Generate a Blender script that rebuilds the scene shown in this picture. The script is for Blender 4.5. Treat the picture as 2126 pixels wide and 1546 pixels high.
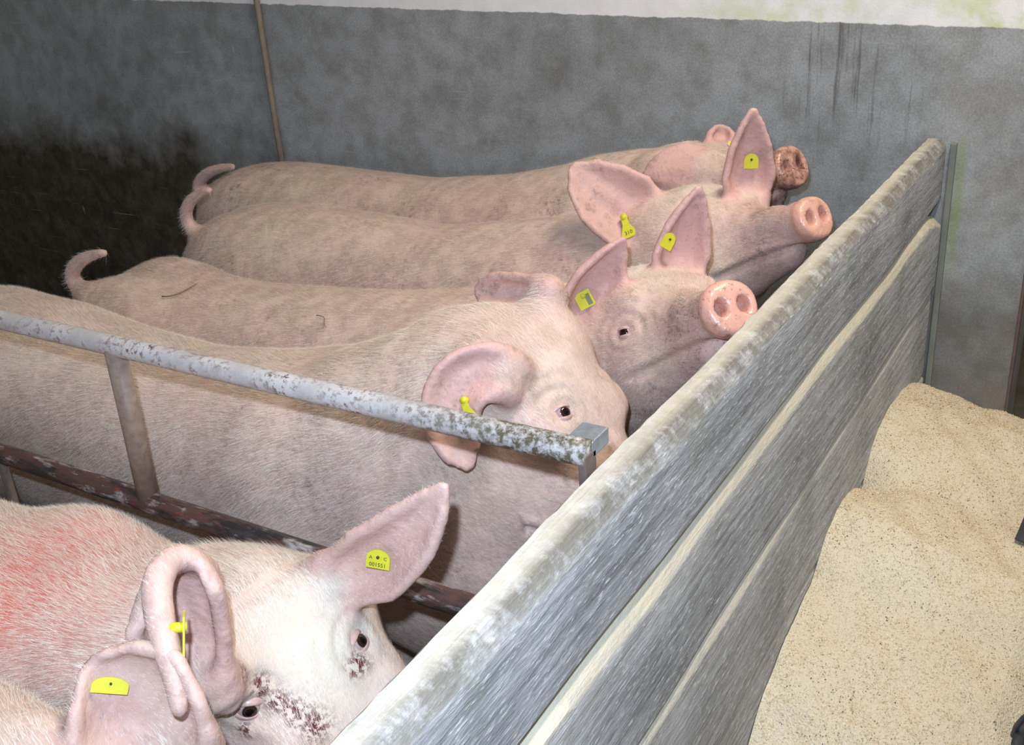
import bpy, math, random
import numpy as np
from mathutils import Vector, Matrix
from mathutils.bvhtree import BVHTree

for o in list(bpy.data.objects):
    bpy.data.objects.remove(o, do_unlink=True)
SC = bpy.context.scene
COL = SC.collection
RNG = np.random.default_rng(7)
random.seed(7)

# ------------------------------------------------------------------ camera
CX, CY, FPX, CAMZ = 1063.0, 773.0, 2179.0, 1.31
def _d(p):
    v = np.array([(p[0]-CX)/FPX, -(p[1]-CY)/FPX, -1.0]); return v/np.linalg.norm(v)
_Y = _d((2544, -340)); _X = -_d((-2690, 44)); _X = _X-_Y*_X.dot(_Y); _X /= np.linalg.norm(_X); _Z = np.cross(_X, _Y)
RC = np.array([_X, _Y, _Z])                      # world = RC @ camera
CAMP = np.array([0, 0, CAMZ])
def ray(px, py): return RC @ _d((px, py))
def P(px, py, x=None, y=None, z=None, d=None):   # a photo direction met with a plane or distance
    r = ray(px, py)
    if x is not None: t = x/r[0]
    elif y is not None: t = y/r[1]
    elif z is not None: t = (z-CAMZ)/r[2]
    else: t = d
    return r*t+CAMP
RT, UP, TC = RC[:, 0].copy(), RC[:, 1].copy(), RC[:, 2].copy()   # right, up, towards viewer
cam = bpy.data.cameras.new('camera'); cam.sensor_width = 36.0; cam.lens = FPX/2126*36; cam.clip_start = .02
camo = bpy.data.objects.new('camera', cam); COL.objects.link(camo)
camo.matrix_world = Matrix.Translation((0, 0, CAMZ)) @ Matrix(RC.tolist()).to_4x4()
SC.camera = camo

# ------------------------------------------------------------------ world, lights, exposure
w = bpy.data.worlds.new('barn_air'); SC.world = w; w.use_nodes = True
w.node_tree.nodes['Background'].inputs[0].default_value = (.95, .97, 1.0, 1)
w.node_tree.nodes['Background'].inputs[1].default_value = .32
SC.view_settings.view_transform = 'Standard'; SC.view_settings.look = 'None'
SC.view_settings.gamma = 1.0; SC.view_settings.exposure = 0.40; SC.view_settings.use_curve_mapping = False
def light(name, kind, loc, energy, color, aim=None, **kw):
    l = bpy.data.lights.new(name, kind); l.energy = energy; l.color = color
    for k, v in kw.items(): setattr(l, k, v)
    o = bpy.data.objects.new(name, l); COL.objects.link(o); o.location = loc
    if aim is not None:
        o.rotation_euler = (Vector(aim)-Vector(loc)).to_track_quat('-Z', 'Y').to_euler()
    return o
fl = CAMP + UP*.075 - RT*.035 + TC*.01
light('camera_flash_offscreen', 'SPOT', fl, 44.0, (.76, .94, 1.22), aim=P(CX, CY, d=2.0), spot_size=math.radians(100), spot_blend=1.0, shadow_soft_size=.012)
light('ceiling_lamp_offscreen', 'AREA', (.0, 1.3, 2.52), 27.0, (1.0, .88, .74), aim=(-.2, 1.3, 0), shape='RECTANGLE', size=1.1, size_y=.12)

# ------------------------------------------------------------------ materials
def mat(name):
    m = bpy.data.materials.new(name); m.use_nodes = True
    nt = m.node_tree; b = nt.nodes['Principled BSDF']; return m, nt, b
def N(nt, t, **kw):
    n = nt.nodes.new(t)
    for k, v in kw.items():
        if k in n.inputs: n.inputs[k].default_value = v
        else: setattr(n, k, v)
    return n
def L(nt, a, b): nt.links.new(a, b)
def coords(nt, scale=(1, 1, 1), kind='Object', loc=(0, 0, 0), rot=(0, 0, 0)):
    tc = N(nt, 'ShaderNodeTexCoord'); mp = N(nt, 'ShaderNodeMapping')
    mp.inputs['Scale'].default_value = scale; mp.inputs['Location'].default_value = loc; mp.inputs['Rotation'].default_value = rot
    L(nt, tc.outputs[kind], mp.inputs[0]); return mp.outputs[0]
def noise(nt, vec, scale, detail=4, rough=.55, out='Fac'):
    n = N(nt, 'ShaderNodeTexNoise'); n.inputs['Scale'].default_value = scale
    n.inputs['Detail'].default_value = detail; n.inputs['Roughness'].default_value = rough
    if vec is not None: L(nt, vec, n.inputs['Vector'])
    return n.outputs[out]
def ramp(nt, fac, stops):
    r = N(nt, 'ShaderNodeValToRGB'); cr = r.color_ramp
    while len(cr.elements) < len(stops): cr.elements.new(.5)
    for e, (p, c) in zip(cr.elements, stops):
        e.position = p; e.color = (c if len(c) == 4 else (*c, 1)) if hasattr(c, '__len__') else (c, c, c, 1)
    L(nt, fac, r.inputs[0]); return r.outputs[0]
def mix(nt, fac, a, b, mode='MIX'):
    m = N(nt, 'ShaderNodeMix', data_type='RGBA', blend_type=mode)
    for s, v in ((m.inputs[0], fac), (m.inputs[6], a), (m.inputs[7], b)):
        if hasattr(v, 'links') or hasattr(v, 'is_linked'): L(nt, v, s)
        elif hasattr(v, '__len__'): s.default_value = (*v, 1) if len(v) == 3 else v
        else: s.default_value = v
    return m.outputs[2]
def math_(nt, op, a, b=None, c=None, clamp=False):
    m = N(nt, 'ShaderNodeMath', operation=op); m.use_clamp = clamp
    for s, v in zip(m.inputs, (a, b, c)):
        if v is None: continue
        if hasattr(v, 'is_linked'): L(nt, v, s)
        else: s.default_value = v
    return m.outputs[0]
def bump(nt, b, h, strength=.3, dist=.002):
    n = N(nt, 'ShaderNodeBump'); n.inputs['Strength'].default_value = strength; n.inputs['Distance'].default_value = dist
    L(nt, h, n.inputs['Height']); L(nt, n.outputs[0], b.inputs['Normal'])
def attr(nt, name, out='Fac'):
    a = N(nt, 'ShaderNodeAttribute'); a.attribute_name = name; return a.outputs[out]
def maprange(nt, v, a, b, c=0., d=1.):
    m = N(nt, 'ShaderNodeMapRange'); L(nt, v, m.inputs[0])
    for i, q in enumerate((a, b, c, d)): m.inputs[i+1].default_value = q
    return m.outputs[0]

def plain(name, col, rough=.6, metal=0., var=.0, nscale=30, bumps=0.):
    m, nt, b = mat(name); b.inputs['Roughness'].default_value = rough; b.inputs['Metallic'].default_value = metal
    v = coords(nt); n = noise(nt, v, nscale)
    c = mix(nt, n, tuple(x*(1-var) for x in col), tuple(min(1, x*(1+var)) for x in col))
    L(nt, c, b.inputs['Base Color'])
    if bumps: bump(nt, b, n, bumps, .002)
    return m

def skin_material():
    m, nt, b = mat('pig_skin')
    v = coords(nt)
    n1 = noise(nt, v, 5, 4); n2 = noise(nt, v, 26, 5, .6)
    c = ramp(nt, n1, [(.30, (.62, .42, .36)), (.50, (.65, .48, .40)), (.72, (.64, .51, .39))])
    mot = ramp(nt, n2, [(.42, (.80, .80, .78)), (.62, (1.06, 1.06, 1.06))])
    c = mix(nt, 1.0, c, mot, 'MULTIPLY')
    c = mix(nt, attr(nt, 'pink'), c, (.66, .39, .35))
    c = mix(nt, attr(nt, 'pale'), c, (.66, .62, .52))
    c = mix(nt, attr(nt, 'disc'), c, (.70, .38, .29))
    c = mix(nt, math_(nt, 'MULTIPLY', attr(nt, 'grey'), ramp(nt, noise(nt, v, 34, 3), [(.35, .25), (.65, 1.0)])), c, (.24, .19, .17))
    dn = noise(nt, v, 60, 5, .7); dn2 = noise(nt, v, 11, 4, .6)
    dirt = math_(nt, 'MULTIPLY', ramp(nt, dn, [(.50, 0.), (.66, 1.)]), ramp(nt, dn2, [(.45, .0), (.66, .8)]))
    dirt = math_(nt, 'MULTIPLY', dirt, attr(nt, 'dirt'), clamp=True)
    c = mix(nt, dirt, c, (.13, .08, .045))
    c = mix(nt, math_(nt, 'MULTIPLY', attr(nt, 'mud'), ramp(nt, noise(nt, v, 55, 4, .6), [(.40, .15), (.62, .95)])), c, (.15, .065, .038))
    spk = ramp(nt, noise(nt, v, 190, 2, .5), [(.62, 0.), (.70, 1.)])
    c = mix(nt, math_(nt, 'MULTIPLY', spk, attr(nt, 'speck'), clamp=True), c, (.07, .035, .02))
    red = math_(nt, 'MULTIPLY', attr(nt, 'sore'), ramp(nt, noise(nt, v, 38, 5, .65), [(.28, .35), (.60, 1.)]), clamp=True)
    c = mix(nt, red, c, (.66, .17, .13))
    bl = math_(nt, 'MULTIPLY', attr(nt, 'blood'), ramp(nt, noise(nt, v, 150, 3, .7), [(.44, 0.), (.54, 1.)]), clamp=True)
    c = mix(nt, bl, c, (.10, .012, .01))
    c = mix(nt, attr(nt, 'hoof'), c, (.10, .08, .06))
    L(nt, c, b.inputs['Base Color'])
    b.inputs['Roughness'].default_value = .56
    r = mix(nt, attr(nt, 'disc'), (.58,)*3, (.28,)*3); L(nt, r, b.inputs['Roughness'])
    b.inputs['Subsurface Weight'].default_value = .12
    b.inputs['Subsurface Radius'].default_value = (.010, .004, .002)
    b.inputs['Subsurface Scale'].default_value = 1.0
    h = math_(nt, 'ADD', noise(nt, v, 120, 4, .6), math_(nt, 'MULTIPLY', noise(nt, v, 30, 3), 1.6))
    bump(nt, b, h, .35, .003)
    return m
M = {'skin': skin_material()}
def hair_material():
    m, nt, b = mat('pig_hair'); b.inputs['Roughness'].default_value = .5
    v = coords(nt); c = ramp(nt, noise(nt, v, 9, 3), [(.3, (.82, .73, .62)), (.7, (.92, .87, .78))])
    L(nt, c, b.inputs['Base Color']); return m
M['hair'] = hair_material()
def eye_material():
    m, nt, b = mat('eye_ball'); b.inputs['Roughness'].default_value = .06
    v = coords(nt); g = N(nt, 'ShaderNodeSeparateXYZ'); L(nt, v, g.inputs[0])
    r2 = math_(nt, 'SQRT', math_(nt, 'ADD', math_(nt, 'POWER', g.outputs[0], 2.0), math_(nt, 'POWER', g.outputs[1], 2.0)))
    c = ramp(nt, math_(nt, 'MULTIPLY', r2, 60.0), [(.0, (.004, .003, .003)), (.22, (.006, .004, .004)), (.26, (.04, .018, .010)), (.40, (.028, .012, .008)), (.45, (.40, .34, .33)), (.58, (.50, .30, .28))])
    L(nt, c, b.inputs['Base Color']); return m
M['eye'] = eye_material()
def lid_material():
    m, nt, b = mat('eye_lid'); b.inputs['Roughness'].default_value = .4
    v = coords(nt); c = ramp(nt, noise(nt, v, 160, 3), [(.3, (.52, .32, .28)), (.7, (.62, .44, .38))])
    L(nt, c, b.inputs['Base Color']); b.inputs['Subsurface Weight'].default_value = .1; b.inputs['Subsurface Radius'].default_value = (.008, .003, .002); return m
M['lid'] = lid_material()
M['tag'] = plain('tag_yellow', (.66, .62, .035), .45, 0, .12, 160)
M['ink'] = plain('tag_ink', (.05, .055, .02), .6)
M['inkgrey'] = plain('tag_grey_print', (.20, .24, .10), .6)

def wall_material():
    m, nt, b = mat('barn_wall'); b.inputs['Roughness'].default_value = .72
    v = coords(nt); g = N(nt, 'ShaderNodeSeparateXYZ'); L(nt, v, g.inputs[0]); X, Z = g.outputs[0], g.outputs[2]
    n1 = noise(nt, v, 2.2, 5, .6); n2 = noise(nt, v, 16, 6, .65); n3 = noise(nt, v, 240, 2)
    c = ramp(nt, n1, [(.30, (.27, .285, .287)), (.55, (.36, .38, .388)), (.75, (.41, .43, .442))])
    c = mix(nt, 1.0, c, ramp(nt, n2, [(.34, (.74, .73, .70)), (.6, (1.04, 1.04, 1.04))]), 'MULTIPLY')
    c = mix(nt, 1.0, c, ramp(nt, n3, [(.3, (.82,)*3), (.7, (1.14,)*3)]), 'MULTIPLY')
    # brown muck splashed low on the wall
    lowz = math_(nt, 'ADD', Z, math_(nt, 'MULTIPLY', math_(nt, 'SUBTRACT', noise(nt, v, 3.2, 5, .65), .5), .55))
    left = maprange(nt, X, -1.6, -2.6, 0., 1.)
    edge = math_(nt, 'SUBTRACT', math_(nt, 'ADD', .54, math_(nt, 'MULTIPLY', left, .17)), lowz)
    muck = maprange(nt, edge, -.05, .12, 0., 1.)
    muckcol = ramp(nt, noise(nt, v, 22, 6, .7), [(.35, (.030, .024, .015)), (.62, (.085, .065, .04)), (.8, (.16, .12, .08))])
    muck2 = math_(nt, 'MULTIPLY', muck, math_(nt, 'ADD', .45, math_(nt, 'MULTIPLY', left, .55)))
    c = mix(nt, muck2, c, muckcol)
    # dark drips
    dv = coords(nt, (75, 1, 3.5)); dr = ramp(nt, noise(nt, dv, 1.0, 4, .6), [(.56, 0.), (.66, 1.)])
    dm = math_(nt, 'MULTIPLY', maprange(nt, math_(nt, 'ABSOLUTE', math_(nt, 'ADD', X, .56)), .16, .10), maprange(nt, math_(nt, 'ABSOLUTE', math_(nt, 'SUBTRACT', Z, .93)), .16, .08))
    c = mix(nt, math_(nt, 'MULTIPLY', math_(nt, 'MULTIPLY', dr, dm), .6), c, (.06, .055, .05))
    # pale chips and scratches
    chv = coords(nt, (26, 1, 7), rot=(0, .35, 0)); ch = ramp(nt, noise(nt, chv, 1.0, 3, .5), [(.735, 0.), (.77, .55)])
    c = mix(nt, ch, c, (.55, .56, .55))
    for rt, sc_ in ((.9, (5, 1, 150)), (-.5, (4, 1, 120)), (.15, (2.5, 1, 170))):
        sv = coords(nt, sc_, rot=(0, rt, 0)); sr = math_(nt, 'MULTIPLY', ramp(nt, noise(nt, sv, 1.0, 2, .5), [(.70, 0.), (.74, .5)]), ramp(nt, noise(nt, v, 3.5, 3), [(.50, 0.), (.62, 1.)]))
        c = mix(nt, sr, c, (.46, .47, .47))
    bm = ramp(nt, noise(nt, v, 7, 4), [(.45, 0.), (.7, 1.)])
    right = math_(nt, 'MULTIPLY', maprange(nt, X, -.42, -.22), bm)
    c = mix(nt, math_(nt, 'MULTIPLY', right, .6), c, (.20, .135, .085))
    # whitewash above, ragged lower edge with algae
    ln = math_(nt, 'ADD', math_(nt, 'MULTIPLY', X, -.031), 1.006)
    lz = math_(nt, 'SUBTRACT', Z, math_(nt, 'ADD', ln, math_(nt, 'MULTIPLY', math_(nt, 'SUBTRACT', noise(nt, coords(nt, (1, 1, .2)), 26, 5, .6), .5), .012)))
    wh = maprange(nt, lz, -.0012, .0012)
    wcol = ramp(nt, n2, [(.3, (.80, .80, .79)), (.7, (.93, .93, .92))])
    alg = math_(nt, 'MULTIPLY', math_(nt, 'MULTIPLY', maprange(nt, X, -.95, -.28, .35, 1.), maprange(nt, X, -1.0, -.85)), ramp(nt, noise(nt, v, 13, 4, .6), [(.46, 0.), (.66, .8)]))
    alg = math_(nt, 'MULTIPLY', alg, maprange(nt, lz, .10, .01))
    wcol = mix(nt, alg, wcol, (.52, .62, .16))
    c = mix(nt, wh, c, wcol)
    # green smear beside the slot of the boards
    gm = math_(nt, 'MULTIPLY', maprange(nt, math_(nt, 'ABSOLUTE', math_(nt, 'ADD', X, .338)), .014, .004), math_(nt, 'MULTIPLY', maprange(nt, Z, .50, .62), maprange(nt, Z, .82, .78)))
    c = mix(nt, math_(nt, 'MULTIPLY', gm, .5), c, (.22, .30, .07))
    L(nt, c, b.inputs['Base Color'])
    bump(nt, b, math_(nt, 'ADD', n2, math_(nt, 'MULTIPLY', n3, .4)), .25, .003)
    return m
M['wall'] = wall_material()
def floor_material():
    m, nt, b = mat('barn_floor'); b.inputs['Roughness'].default_value = .6
    v = coords(nt); c = ramp(nt, noise(nt, v, 5, 6, .65), [(.3, (.03, .025, .018)), (.6, (.09, .075, .055)), (.8, (.17, .15, .12))])
    L(nt, c, b.inputs['Base Color']); bump(nt, b, noise(nt, v, 40, 5), .4, .004); return m
M['floor'] = floor_material()
M['farwall'] = plain('far_plaster', (.74, .66, .42), .8, 0, .12, 3)
M['ceil'] = plain('ceiling_board', (.62, .60, .55), .8, 0, .1, 3)
M['rust'] = plain('rusty_edge', (.15, .11, .095), .7, .2, .45, 60, .4)
M['conduit'] = plain('conduit_pipe', (.25, .21, .155), .6, 0., .3, 45, .2)

def wood_material():
    m, nt, b = mat('weathered_board'); b.inputs['Roughness'].default_value = .7
    v = coords(nt); g = coords(nt, (120, 4, 120)); g2 = coords(nt, (340, 26, 340))
    sl = coords(nt, (60, 62, 300), rot=(.45, 0, 0))
    a = noise(nt, v, 5, 5, .6); fib = noise(nt, g, 1, 5, .6); fib2 = noise(nt, g2, 1, 3, .6); scr = noise(nt, sl, 1, 4, .65)
    c = ramp(nt, a, [(.28, (.27, .272, .275)), (.50, (.44, .452, .465)), (.72, (.53, .545, .565))])
    c = mix(nt, 1.0, c, ramp(nt, fib, [(.34, (.58, .57, .56)), (.60, (1.06, 1.06, 1.06))]), 'MULTIPLY')
    c = mix(nt, 1.0, c, ramp(nt, fib2, [(.35, (.84, .83, .82)), (.65, (1.10, 1.10, 1.10))]), 'MULTIPLY')
    c = mix(nt, ramp(nt, scr, [(.56, 0.), (.68, .9)]), c, (.76, .76, .75))
    c = mix(nt, ramp(nt, scr, [(.28, .6), (.40, 0.)]), c, (.10, .095, .085))
    gr = math_(nt, 'MULTIPLY', ramp(nt, noise(nt, v, 9, 4, .6), [(.55, 0.), (.72, .38)]), attr(nt, 'upper'))
    c = mix(nt, gr, c, (.17, .24, .10))
    c = mix(nt, math_(nt, 'MULTIPLY', attr(nt, 'worn'), ramp(nt, noise(nt, v, 46, 5, .7), [(.36, .15), (.6, .95)])), c, (.52, .515, .49))
    c = mix(nt, math_(nt, 'MULTIPLY', attr(nt, 'grime'), ramp(nt, noise(nt, v, 30, 5, .7), [(.36, .05), (.54, .95)])), c, (.10, .085, .062))
    dust = math_(nt, 'MULTIPLY', attr(nt, 'dust'), ramp(nt, noise(nt, v, 12, 4, .6), [(.25, .55), (.5, 1.)]), clamp=True)
    c = mix(nt, dust, c, (.66, .59, .43))
    L(nt, c, b.inputs['Base Color'])
    bump(nt, b, math_(nt, 'ADD', math_(nt, 'ADD', fib, math_(nt, 'MULTIPLY', fib2, .5)), scr), .55, .0022)
    return m
M['wood'] = wood_material()
def rail_material(name, bare):
    m, nt, b = mat(name); b.inputs['Roughness'].default_value = .42
    v = coords(nt); st = coords(nt, (14, 60, 60)); g = N(nt, 'ShaderNodeNewGeometry'); sp = N(nt, 'ShaderNodeSeparateXYZ'); L(nt, g.outputs['Normal'], sp.inputs[0])
    n1 = noise(nt, v, 14, 5, .65); n2 = noise(nt, v, 130, 4, .7); n3 = noise(nt, st, 1, 4, .65)
    c = ramp(nt, n1, [(.3, (.40, .37, .35)), (.6, (.58, .56, .55))])
    chips = math_(nt, 'MULTIPLY', ramp(nt, n2, [(.50, 0.), (.60, 1.)]), ramp(nt, n1, [(.42, 0.), (.62, 1.)]))
    c = mix(nt, chips, c, (.12, .045, .03))
    if bare:
        c = mix(nt, ramp(nt, n3, [(.36, 0.), (.50, 1.)]), c, (.10, .052, .045))
        c = mix(nt, ramp(nt, noise(nt, st, 1.7, 4, .7), [(.615, 0.), (.65, 1.)]), c, (.30, .05, .03))
        c = mix(nt, ramp(nt, noise(nt, st, .8, 4, .7), [(.45, 0.), (.56, .95)]), c, (.025, .024, .025))
    else:
        mk = math_(nt, 'MULTIPLY', maprange(nt, attr(nt, 'muck'), 0, 1), ramp(nt, n2, [(.38, .15), (.58, 1.)]))
        c = mix(nt, mk, c, (.10, .085, .05))
        c = mix(nt, ramp(nt, n3, [(.62, 0.), (.70, .7)]), c, (.22, .12, .09))
    L(nt, c, b.inputs['Base Color']); bump(nt, b, n2, .25, .0015); return m
M['rail'] = rail_material('painted_rail', False); M['rail_low'] = rail_material('scuffed_red_rail', True)
M['post'] = plain('muddy_post', (.27, .20, .15), .55, 0, .55, 90, .3)
M['bracket'] = plain('zinc_bracket', (.30, .33, .37), .38, .6, .35, 120, .2)
def grain_material():
    m, nt, b = mat('ground_feed'); b.inputs['Roughness'].default_value = .85
    v = coords(nt); n1 = noise(nt, v, 4, 5, .6); n2 = noise(nt, v, 170, 4, .65); vo = N(nt, 'ShaderNodeTexVoronoi'); vo.inputs['Scale'].default_value = 330; L(nt, v, vo.inputs['Vector'])
    n4 = noise(nt, v, 420, 2, .5)
    patch = ramp(nt, noise(nt, v, 12, 5, .65), [(.40, .25), (.62, 1.)])
    c = ramp(nt, n1, [(.3, (.64, .555, .39)), (.7, (.71, .635, .475))])
    c = mix(nt, math_(nt, 'MULTIPLY', ramp(nt, n2, [(.52, 0.), (.66, .8)]), patch), c, (.46, .31, .15))
    c = mix(nt, math_(nt, 'MULTIPLY', ramp(nt, n4, [(.62, 0.), (.70, .8)]), patch), c, (.24, .19, .13))
    c = mix(nt, math_(nt, 'MULTIPLY', ramp(nt, n4, [(.30, .75), (.37, 0.)]), patch), c, (.90, .85, .70))
    L(nt, c, b.inputs['Base Color'])
    bump(nt, b, math_(nt, 'ADD', n2, math_(nt, 'MULTIPLY', vo.outputs['Distance'], 1.2)), .5, .003); return m
M['grain'] = grain_material()
M['flake'] = plain('bran_flake', (.72, .58, .34), .7, 0, .35, 300)
M['husk'] = plain('dark_husk', (.16, .10, .055), .7, 0, .5, 300)
M['batten'] = plain('grey_batten', (.20, .215, .18), .7, 0, .4, 18, .3)
M['steel'] = plain('grey_steel', (.10, .10, .11), .45, .5, .3, 30, .15)
M['handle'] = plain('wood_handle', (.42, .27, .12), .6, 0, .25, 40, .15)
M['rubber'] = plain('dark_rubber', (.035, .036, .04), .6, 0, .2, 30, .1)

# ------------------------------------------------------------------ mesh helpers
def mesh_np(name, V, Q, material, smooth=True):
    me = bpy.data.meshes.new(name); V = np.asarray(V, np.float32); Q = np.asarray(Q, np.int32); k = Q.shape[1]
    me.vertices.add(len(V)); me.vertices.foreach_set('co', V.ravel())
    me.loops.add(Q.size); me.loops.foreach_set('vertex_index', Q.ravel())
    me.polygons.add(len(Q)); me.polygons.foreach_set('loop_start', np.arange(0, Q.size, k, dtype=np.int32))
    me.polygons.foreach_set('loop_total', np.full(len(Q), k, np.int32))
    me.polygons.foreach_set('use_smooth', np.full(len(Q), smooth, bool))
    me.materials.append(material); me.update(calc_edges=True); return me
def mesh_py(name, V, F, material, smooth=False):
    me = bpy.data.meshes.new(name); me.from_pydata([tuple(map(float, v)) for v in V], [], F); me.materials.append(material)
    if smooth:
        for p in me.polygons: p.use_smooth = True
    me.update(); return me
def obj(name, me, parent=None, loc=(0, 0, 0)):
    o = bpy.data.objects.new(name, me); COL.objects.link(o); o.location = loc
    if parent is not None: o.parent = parent
    return o
def tag(o, label, cat, group=None):
    o['label'] = label; o['category'] = cat
    if group: o['group'] = group
    return o
def struct(o, label=None):
    o['kind'] = 'structure'
    if label: o['label'] = label
    return o
def empty(name, loc):
    o = bpy.data.objects.new(name, None); COL.objects.link(o); o.location = loc; o.empty_display_size = .1; return o
def fattr(me, name, vals):
    a = me.attributes.new(name, 'FLOAT', 'POINT'); a.data.foreach_set('value', np.asarray(vals, np.float32))
def box(lo, hi, bev=0.0):
    x0, y0, z0 = lo; x1, y1, z1 = hi
    V = [(x, y, z) for x in (x0, x1) for y in (y0, y1) for z in (z0, z1)]
    F = [(0, 1, 3, 2), (4, 6, 7, 5), (0, 4, 5, 1), (2, 3, 7, 6), (0, 2, 6, 4), (1, 5, 7, 3)]
    return V, F
def box_obj(name, lo, hi, material, parent=None, bev=0., loc=(0, 0, 0)):
    V, F = box(lo, hi); o = obj(name, mesh_py(name, V, F, material), parent, loc)
    if bev:
        md = o.modifiers.new('bevel', 'BEVEL'); md.width = bev; md.segments = 2
    return o
def tube(pts, rad, n=16, closed_ends=True):
    pts = np.asarray(pts, float); rad = np.broadcast_to(np.asarray(rad, float), (len(pts),))
    T = np.gradient(pts, axis=0); T /= np.linalg.norm(T, axis=1)[:, None]
    a = np.array([0, 0, 1.]) if abs(T[0][2]) < .9 else np.array([0, 1., 0])
    V = []; F = []
    u = np.cross(T[0], a); u /= np.linalg.norm(u)
    for i, p in enumerate(pts):
        u = u-T[i]*u.dot(T[i]); u /= np.linalg.norm(u); v = np.cross(T[i], u)
        for k in range(n):
            an = 2*math.pi*k/n; V.append(p+rad[i]*(u*math.cos(an)+v*math.sin(an)))
    for i in range(len(pts)-1):
        for k in range(n):
            a_, b_ = i*n+k, i*n+(k+1) % n; F.append((a_, b_, b_+n, a_+n))
    if closed_ends:
        F.append(tuple(range(n))[::-1]); F.append(tuple(range((len(pts)-1)*n, len(pts)*n)))
    return V, F

# ------------------------------------------------------------------ setting
WALLY = 2.2
struct(box_obj('wall_back', (-5.0, WALLY, 0), (-.195, WALLY+.16, 2.6), M['wall']), 'grey concrete pen wall, whitewashed above a ragged line')
struct(box_obj('floor', (-5.0, -2.0, -.1), (2.4, 5.0, 0), M['floor']), 'dark dirty concrete floor')
struct(box_obj('wall_far', (-5.0, 4.6, 0), (2.4, 4.7, 2.6), M['farwall']), 'pale yellow plaster wall seen past the doorway')
struct(box_obj('wall_left', (-5.1, -2.0, 0), (-5.0, 5.0, 2.6), M['wall']))
struct(box_obj('ceiling', (-5.1, -2.0, 2.6), (2.4, 5.0, 2.7), M['ceil']))
# door jamb edge: a rusty steel angle on the end of the wall
struct(box_obj('trim_1', (-.198, WALLY-.004, 0), (-.192, WALLY+.02, .98), M['rust'], bev=.002), 'rusty steel angle on the doorway corner')
# conduit on the wall
xp = -2.155
cv, cf = tube([(xp-.004, WALLY-.010, 1.5), (xp, WALLY-.010, 1.1), (xp-.003, WALLY-.010, .8), (xp, WALLY-.010, .3)], .0085, 12)
cond = obj('conduit_pipe', mesh_py('conduit_pipe', cv, cf, M['conduit'], True)); tag(cond, 'thin rusty conduit pipe running up the grey wall', 'pipe')
# ------------------------------------------------------------------ plank partition
XI, XO = -.4075, -.366
part = empty('plank_partition', (-.387, 1.1, 0)); tag(part, 'weathered grey plank partition between pigs and feed heap', 'partition')
def wob(y, seed, amp, f0=2.):
    r = np.random.default_rng(seed); s = np.zeros_like(y)
    for k in range(5):
        s += np.sin(y*f0*(1.7**k)+r.uniform(0, 6.28))*amp/(1.5**k)
    return s
def plank(zb, zt, xo, seed, cham_x, cham_z, dust, y0, y1, topw=.0, amp=.0025, upper=0., splay=0.):
    ny = 150; ys = np.linspace(y0, y1, ny); r = np.random.default_rng(seed)
    t1 = zt+wob(ys, seed, amp)-splay*np.clip((ys-2.04)/.13, 0, 1)**2; b1 = zb+wob(ys, seed+1, amp*.6); xo_ = xo+wob(ys, seed+2, .0016, 3)
    cz = cham_z*(1+wob(ys, seed+3, .16, 4)); cx = cham_x*(1+wob(ys, seed+4, .1, 5))
    V = []; up = []; du = []; wo = []; gr = []
    for i, y in enumerate(ys):
        j = r.normal(0, .0006, 10); xi = XI+.0008*math.sin(y*9+seed)
        sec = [(xi, b1[i], 0, 0, 0, 0), (xi+j[0], b1[i]*.5+t1[i]*.5, 0, 0, 0, 0), (xi, t1[i]-.006+j[1], .5, 0, .5, .4),
               (xi+.005+j[2], t1[i]+j[3]*.6, 0, .3, 1, .1), ((xi+xo_[i]-cx[i])*.5, t1[i]+.0005+j[4]*.6, 0, .5, 1, .5*topw), (xo_[i]-cx[i]-.002, t1[i]-.0005+j[5]*.6, 0, dust, .8, topw),
               (xo_[i]-.0015, t1[i]-cz[i]+j[6], upper, dust*.85, .4, topw*.7), (xo_[i], t1[i]-cz[i]-.006, upper, dust*.2, 0, 0),
               (xo_[i]+j[7]*.5, (b1[i]*.5+t1[i]*.5), upper*.6, 0, 0, 0), (xo_[i], b1[i]+.003, .0, 0, 0, 0), (xo_[i]-.004, b1[i], 0, 0, 0, 0)]
        for s in sec:
            V.append((s[0]+.387, y-1.1, s[1])); up.append(s[2]); du.append(s[3]); wo.append(s[4]); gr.append(s[5])
    n = 11; F = []
    for i in range(ny-1):
        for k in range(n):
            a_, b_ = i*n+k, i*n+(k+1) % n; F.append((a_, b_, b_+n, a_+n))
    F.append(tuple(range(n))); F.append(tuple(range((ny-1)*n, ny*n))[::-1])
    me = mesh_py('plank', V, F, M['wood'], True)
    fattr(me, 'upper', up); fattr(me, 'dust', du); fattr(me, 'worn', wo); fattr(me, 'grime', gr)
    try: me.set_sharp_from_angle(angle=.6)
    except Exception: pass
    return obj('plank', me, part)
plank(.684, .810, XO, 11, .010, .013, .10, -.35, WALLY-.004, .9, .0022, .9)['label'] = 'top plank with a chewed worn upper edge'
plank(.505, .679, XO+.006, 23, .016, .020, .95, -.35, WALLY-.022, .0, .003, .15, .026)
plank(.308, .501, XO+.004, 35, .009, .010, .75, -.35, WALLY-.028, .0, .003)
plank(.105, .303, XO+.003, 47, .006, .006, .5, -.35, WALLY-.024, .0, .003)
plank(.0, .101, XO+.001, 59, .006, .005, .4, -.35, WALLY-.024, .0, .002)
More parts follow.
